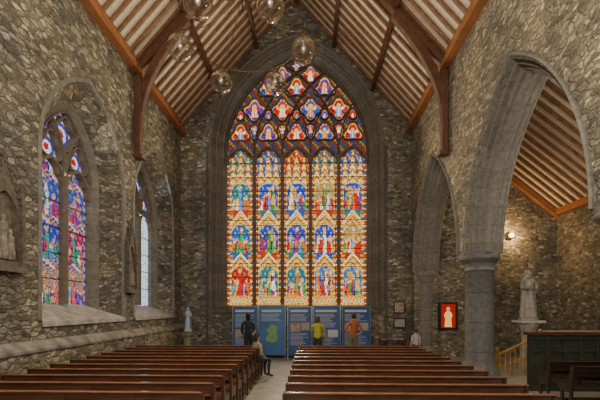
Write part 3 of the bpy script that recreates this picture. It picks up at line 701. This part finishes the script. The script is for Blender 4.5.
# ---------------------------------------------------------------- display boards
def board(x0,x1,y,kind,ang=0,ht=2.08):
    w=x1-x0; e=empty('display_board',['blue exhibition board with photographs and text','blue exhibition board with a green island map','blue exhibition board with heading and paragraphs'][kind],'display board',((x0+x1)/2,y,0),ang,'exhibition boards')
    h=w/2
    mb=MB(); mb.box(-h,h,-.012,.012,.12,ht); mb.build('panel','pblue' if kind!=1 else 'pblue2',e)
    mb=MB(); mb.box(-h-.015,-h+.01,-.02,.02,.05,ht+.02); mb.box(h-.01,h+.015,-.02,.02,.05,ht+.02); mb.box(-h,h,-.02,.02,ht,ht+.02)
    mb.box(-h-.015,-h+.03,-.2,.2,0,.05); mb.box(h-.03,h+.015,-.2,.2,0,.05); mb.build('frame','alu',e)
    r=random.Random(int(x0*100)); mb=MB(); mb.box(-h+.1,h-.15,-.018,-.012,1.84,1.93); mb.build('printed_heading','ptxt',e)
    blocks={0:[(1.74,1.48),(.98,.5)],1:[(1.74,1.45)],2:[(1.74,1.2),(.8,.5)]}[kind]
    for za_,zb_ in blocks:
        mb=MB(); z=za_
        while z>zb_:
            mb.box(-h+.1,(h-.12)*r.uniform(.3,1),-.018,-.012,z,z+.016); z-=.05
        mb.build('printed_text','ptxt',e)
    if kind==0:
        mb=MB(); mb.box(-h+.1,h*.05,-.018,-.012,1.05,1.42); mb.build('printed_photograph','pbrown',e)
        mb=MB(); mb.box(h*.12,h-.08,-.018,-.012,1.12,1.42); mb.build('printed_photograph','paper',e)
    if kind==2:
        mb=MB(); mb.box(-h+.1,-.02,-.018,-.012,.85,1.14); mb.build('printed_photograph','pbrown',e)
        mb=MB(); mb.box(.04,h-.1,-.018,-.012,.85,1.14); mb.build('printed_photograph','ptxt',e)
        mb=MB(); mb.box(-h+.04,h-.04,-.016,-.012,.25,.45); mb.build('printed_band','pblue2',e)
    if kind==1:
        pts=[(-.15,.35),(.05,.30),(.2,.42),(.22,.7),(.16,.86),(.24,1.0),(.10,1.14),(-.06,1.16),(-.1,1.0),(-.24,.95),(-.2,.8),(-.13,.72),(-.26,.55),(-.28,.4)]
        mb=MB(); mb.prism([(a*1.0,b*.85+.36) for a,b in pts],lambda u,z,d:(u,d,z),-.018,-.012); mb.build('printed_map','pgreen',e)
board(-3.08,-2.08,14.30,2,.05,2.06); board(-2.02,-.98,14.28,1,-.05,2.10); board(-.88,.06,14.25,0,.04,2.04); board(.12,1.2,14.3,2,-.03,2.09); board(1.27,2.38,14.28,0,.04,2.05)
# ---------------------------------------------------------------- wall items
e=empty('icon_frame','dark framed red icon, spotlight painted as glow, gold standing figure','picture',(5.68,D,1.10))
mb=MB()
for b in ((-.38,.38,0,.09),(-.38,.38,1.05,1.14)): mb.box(b[0],b[1],-.06,0,b[2],b[3])
mb.box(-.38,-.29,-.06,0,.09,1.05); mb.box(.29,.38,-.06,0,.09,1.05); mb.build('frame','dark',e)
mb=MB(); mb.box(-.29,.29,-.03,-.005,.09,1.05); mb.build('painted_ground','red',e)
mb=MB(); mb.prism([(-.15,.12),(.15,.12),(.12,.45),(.17,.60),(.12,.72),(.05,.77),(-.05,.77),(-.12,.72),(-.17,.60),(-.12,.45)],lambda u,z,d:(u,d,z),-.04,-.03); mb.build('painted_figure','iconfig',e)
mb=MB(); mb.prism([(.075*math.cos(a/12*6.283),.86+.085*math.sin(a/12*6.283)) for a in range(12)],lambda u,z,d:(u,d,z),-.04,-.03); mb.build('painted_head','iconskin',e)
def frame(x,z,w,h,label,cm):
    e=empty('picture_frame',label,'picture',(x,D,z)); mb=MB(); t=.04
    mb.box(-w/2,w/2,-.04,0,0,t); mb.box(-w/2,w/2,-.04,0,h-t,h); mb.box(-w/2,-w/2+t,-.04,0,t,h-t); mb.box(w/2-t,w/2,-.04,0,t,h-t); mb.build('frame','dark',e)
    mb=MB(); mb.box(-w/2+t,w/2-t,-.02,-.002,t,h-t); mb.build('print',cm,e)
frame(3.68,1.78,.45,.5,'small dark framed print on the stone wall','pbrown')
frame(3.70,1.18,.5,.4,'small framed white notice on the stone wall','paper')
e=empty('side_table','small wooden table with leaflets','table',(3.25,14.3,0))
mb=MB(); mb.box(-.5,.5,-.3,.3,.72,.76); mb.build('table_top','wood',e)
for x in (-.45,.45):
    for y in (-.25,.25): mb=MB(); mb.box(x-.025,x+.025,y-.025,y+.025,0,.72); mb.build('leg','wood',e)
for i in range(4):
    mb=MB(); mb.box(-.1,.1,-.07,.07,0,.02+.01*i); o=mb.build('leaflet_stack',['paper','pblue2','paper','pbrown'][i]); o.location=(2.9+.22*i,14.25,.762); o['label']='small stack of printed leaflets on the table'; o['category']='leaflets'; o['group']='leaflets on the side table'
e=empty('wall_lamp','small glowing warm wall lamp on stone wall','lamp',(8.15,D,4.95))
mb=MB(); mb.lathe([(.05,-.02),(.05,.02)],0,-.03,12); mb.tube([(0,0,0),(0,-.15,0)],.015,8); mb.build('bracket','iron',e)
mb=MB(); mb.ball((0,-.2,0),.10); mb.build('bulb','bulb',e,smooth=True)
e=empty('balustrade','sloping brass stair handrail with slender uprights','railing',(6.0,10.8,0))
za0,za1=.62,1.18
mb=MB(); mb.tube([(-.45,0,za0),(.75,0,za1)],.04,8); mb.tube([(-.45,0,za0*.35),(.75,0,za0*.35+.5)],.022,8); mb.build('handrail','dbrass',e)
for k in range(8):
    x=-.38+k*.145; zt=za0+(x+.45)/1.2*(za1-za0); mb=MB(); mb.lathe([(.020,0),(.020,.12),(.014,.16),(.028,zt*.5),(.014,zt*.6),(.016,zt+.01)],x,0,8); mb.build('baluster','dbrass',e)
for x,zt in ((-.47,.74),(.78,1.30)):
    mb=MB(); mb.lathe([(.045,0),(.045,zt)],x,0,10); mb.ball((x,0,zt+.03),.06); mb.build('newel_post','dbrass',e)
e=empty('panelled_enclosure','dark green-brown panelled enclosure with moulded rail','enclosure',(5.3,8.9,0))
mb=MB(); mb.box(0,3.6,-.05,.05,0,1.34); 
for k in range(10): x=.0+k*.39; mb.box(x,x+.06,-.09,-.05,.1,1.24); 
mb.box(0,3.6,-.10,-.05,0,.12); mb.box(0,3.6,-.08,-.05,.95,1.0); mb.box(0,3.6,-.10,-.05,1.24,1.34); mb.build('panelling','green',e)
mb=MB(); mb.box(-.04,3.64,-.15,.15,1.34,1.42); mb.build('top_rail','wood',e,bevel=.015)
e=empty('cabinet','dark timber panelled cabinet with grey top in the aisle','cabinet',(6.6,10.9,0))
mb=MB(); mb.box(.5,2.9,-.4,.3,0,1.25); mb.build('body','green',e)
mb=MB(); mb.box(.45,2.95,-.45,.35,1.25,1.31); mb.build('worktop','marb',e)
for k in range(4):
    mb=MB(); x=.56+k*.58; mb.box(x,x+.52,-.43,-.40,.1,1.18); d_=mb.build('door','dark',e)
# ---------------------------------------------------------------- people
def person(label,loc,rot,s,cl,hairc,pose='stand',hairlen=0,arms='down',sleeve=True,shorts=False,lean=0):
    e=empty('person',label,'person',loc,rot)
    V=[];E=[];Z=[]
    def v(p,r): V.append((Vector(p)*s,(r[0]*s,r[1]*s) if isinstance(r,tuple) else r*s)); return len(V)-1
    def ed(a,b,z): E.append((a,b)); Z.append(z)
    dz=0 if pose=='stand' else -.33
    pel=v((lean,0,.95+dz),(.155,.11)); wa=v((lean*.5,0 if pose=='stand' else .02,1.12+dz),(.135,.1)); chs=v((0,.0,1.30+dz),(.16,.11)); nk=v((0,-.01,1.44+dz),(.07,.06)); nk2=v((0,.0,1.52+dz),(.052,.052)); hd=v((0,.02,1.60+dz),(.078,.088)); ht=v((0,.01,1.69+dz),(.07,.082))
    ed(pel,wa,1);ed(wa,chs,1);ed(chs,nk,1);ed(nk,nk2,0);ed(nk2,hd,0);ed(hd,ht,0)
    hands=[]
    for sg in (-1,1):
        if pose=='stand': kn=(sg*.105+lean*.6,.03 if sg>0 else .0,.50);an=(sg*.125,.04 if sg>0 else -.04,.10);to=(sg*.15,.19 if sg>0 else .11,.04); hp=(sg*.09+lean,0,.88)
        else: hp=(sg*.10,.06,.60); kn=(sg*.11,.42,.57);an=(sg*.10,.38,.10);to=(sg*.12,.54,.04)
        h=v(hp,.088);k=v(kn,.06);kk=v(((kn[0]+an[0])/2,(kn[1]+an[1])/2-.02,(kn[2]+an[2])/2+.06),.055);a=v(an,.036);t=v(to,.036); ed(pel,h,2);ed(h,k,2);ed(k,kk,0 if shorts else 2);ed(kk,a,0 if shorts else 2);ed(a,t,3)
        sh=v((sg*.185,0,1.395+dz),.062); ed(nk,sh,1)
        if arms=='down': el=(sg*.235,-.03,1.12+dz);wr=(sg*.235,.06,.89+dz);dr=Vector((0,.25,-1))
        elif arms=='up': el=(sg*.24,.14,1.17+dz);wr=(sg*.07,.28,1.44+dz);dr=Vector((-sg*.2,.4,.8))
        elif arms=='lap': el=(sg*.23,.02,1.12+dz);wr=(sg*.12,.24,.98+dz);dr=Vector((-sg*.3,1,-.3))
        elif arms=='hip': el=(sg*.32,-.08,1.16+dz);wr=(sg*.17,.03,1.0+dz);dr=Vector((-sg*.5,.6,-.4))
        dr.normalize(); e1=v(el,.045);w=v(wr,.030); pm=v(tuple(Vector(wr)+dr*.07),(.036,.02)); ed(sh,e1,1);ed(e1,w,1 if sleeve else 0);ed(w,pm,0); hands.append((Vector(wr),dr,sg))
    roots=[0]
    for wr,dr,sg in hands:
        side=dr.cross(Vector((0,1,0.2))); 
        if side.length<.2: side=Vector((1,0,0))
        side.normalize(); nrm=dr.cross(side)
        for f in range(5):
            if f<4:
                b=wr+dr*.08+side*(f-1.5)*.019; L=[.065,.075,.07,.055][f]; p1=b+dr*L*.5+nrm*.006; p2=b+dr*L*.95+nrm*.022
            else:
                b=wr+dr*.035-side*.025; p1=b-side*.025+dr*.02; p2=p1+dr*.03-side*.005
            i0=v(tuple(b),.0095);i1=v(tuple(p1),.009);i2=v(tuple(p2),.0075); roots.append(i0); ed(i0,i1,0);ed(i1,i2,0)
    me=skin_mesh(V,E,roots,2)
    mats=[M['skin'],clothmat('shirt_cloth',cl[0]),clothmat('trouser_cloth',cl[1]),M['shoe']]
    me.materials.clear()
    for mm in mats: me.materials.append(mm)
    for p in me.polygons:
        c=p.center; best=9;bz=0
        for (a,b),z in zip(E,Z):
            A=V[a][0];B=V[b][0];ab=B-A;t=max(0,min(1,(c-A).dot(ab)/ab.length_squared)); dd=(c-(A+ab*t)).length-(V[a][1][0] if isinstance(V[a][1],tuple) else V[a][1])*.6
            if dd<best: best=dd;bz=z
        if c.z<s*(.075) : bz=3
        p.material_index=bz; p.use_smooth=True
    me.name='body'; ob=bpy.data.objects.new('body',me); COL.objects.link(ob); ob.parent=e
    hz=(1.66+dz)*s
    mb=MB(); mb.ball((0,-.018*s,hz+.012*s),.105*s,0,(.87,.98,1.0),20,14)
    vs=mb.v; 
    for i,(x,y,z) in enumerate(vs):
        if y>.04*s and z<hz+.05*s: vs[i]=(x*.8,.03*s,z)
    if hairlen: mb.lathe([(.06*s,hz-hairlen*s),(.085*s,hz-hairlen*.5*s),(.09*s,hz)],0,-.045*s,16,0,1,.6)
    mb.build('hair',clothmat('hair',hairc),e,smooth=True)
    mb=MB(); mb.ball((0,.108*s,hz-.045*s),.014*s,0,(.8,1,1.5))
    for sg in (-1,1): mb.ball((sg*.077*s,.0,hz-.04*s),.022*s,0,(.4,.8,1.3))
    mb.build('facial_features','skin',e,smooth=True)
    mb=MB()
    for sg in (-1,1): mb.ball((sg*.032*s,.098*s,hz-.025*s),.008*s)
    mb.box(-.022*s,.022*s,.096*s,.102*s,hz-.088*s,hz-.082*s); mb.build('eyes_and_mouth','shoe',e)
    return e
person('person in a dark jacket and dark trousers standing at the boards',(-2.36,13.6,0),.35,1.02,((.025,.028,.035),(.02,.02,.025)),(.02,.012,.008),hairlen=.14,arms='lap',lean=.03)
person('person in a lime yellow top photographing the window',(.27,12.9,0),-.1,.97,((.45,.45,.05),(.03,.035,.05)),(.13,.07,.03),arms='up',hairlen=.14,sleeve=False)
person('person in a rust orange shirt with hands on hips',(1.60,13.3,0),.15,1.02,((.42,.13,.04),(.20,.16,.10)),(.05,.03,.02),arms='hip',sleeve=False,lean=-.03)
person('seated person in tan shirt turned to the aisle',(-1.50,4.2+pitch*10+.16,0),-math.pi/2+.75,.90,((.34,.28,.19),(.03,.03,.035)),(.05,.03,.02),pose='sit',arms='lap',hairlen=.16)
person('distant person in a white top beside the arcade',(3.75,12.9,0),.3,.72,((.45,.42,.38),(.04,.05,.08)),(.08,.04,.02),arms='down',hairlen=.1)
mb=MB(); mb.box(-.07,.07,-.006,.006,-.04,.04); o=mb.build('phone','iron'); o.location=(.30,13.24,1.53); o['label']='dark phone held up to photograph the window'; o['category']='phone'
# ---------------------------------------------------------------- light
wd=bpy.data.worlds.new('W'); S.world=wd; wd.use_nodes=True; bg=wd.node_tree.nodes['Background']; bg.inputs[0].default_value=(.95,.96,1,1); bg.inputs[1].default_value=.6
def pl(loc,e,c=(1,.87,.68),r=.5,n='fill_and_lamp_light'):
    l=bpy.data.lights.new(n,'POINT'); l.energy=e; l.color=c; l.shadow_soft_size=r; o=bpy.data.objects.new(n,l); COL.objects.link(o); o.location=loc; return o
def spot(loc,rot,e,c,ang=165):
    l=bpy.data.lights.new('window_daylight','SPOT'); l.energy=e; l.color=c; l.spot_size=math.radians(ang); l.spot_blend=.6; l.shadow_soft_size=0.0; o=bpy.data.objects.new('window_daylight',l); COL.objects.link(o); o.location=loc; o.rotation_euler=rot; return o
pl((-.6,1.5,6.0),1150,r=.6); pl((-.6,-1.5,3.5),350,r=.6)  # added nave fill lights out of view, no fittings modelled
pl((7.6,7.5,5.6),230,r=.4); pl((8.15,14.55,4.95),110,(1,.62,.26),.0)  # added unseen aisle fill, then the light of the wall lamp
pl((-.6,4.5,11.2),480,(1,.84,.60),.3)  # added unseen fill that brightens the ceiling
for z,e in ((4.2,520),(8.0,560)): spot((UN,14.95,z),(-math.pi/2,0,0),e,(1,.82,.56))
for c,e,col in ((3.9,130,(1,.93,.82)),(8.72,330,(1,.94,.84)),(12.57,320,(.90,.95,1))):
    for z in (3.2,5.2): spot((XL-.63,c,z),(0,-math.pi/2,0),e,col,175)
# ---------------------------------------------------------------- camera
cd=bpy.data.cameras.new('cam'); cam=bpy.data.objects.new('cam',cd); COL.objects.link(cam); cam.location=(0,0,2.0); cam.rotation_euler=(math.pi/2,0,math.radians(1.6)); cd.sensor_width=36; cd.lens=21.6; cd.shift_y=.18; cd.clip_start=.05
S.camera=cam
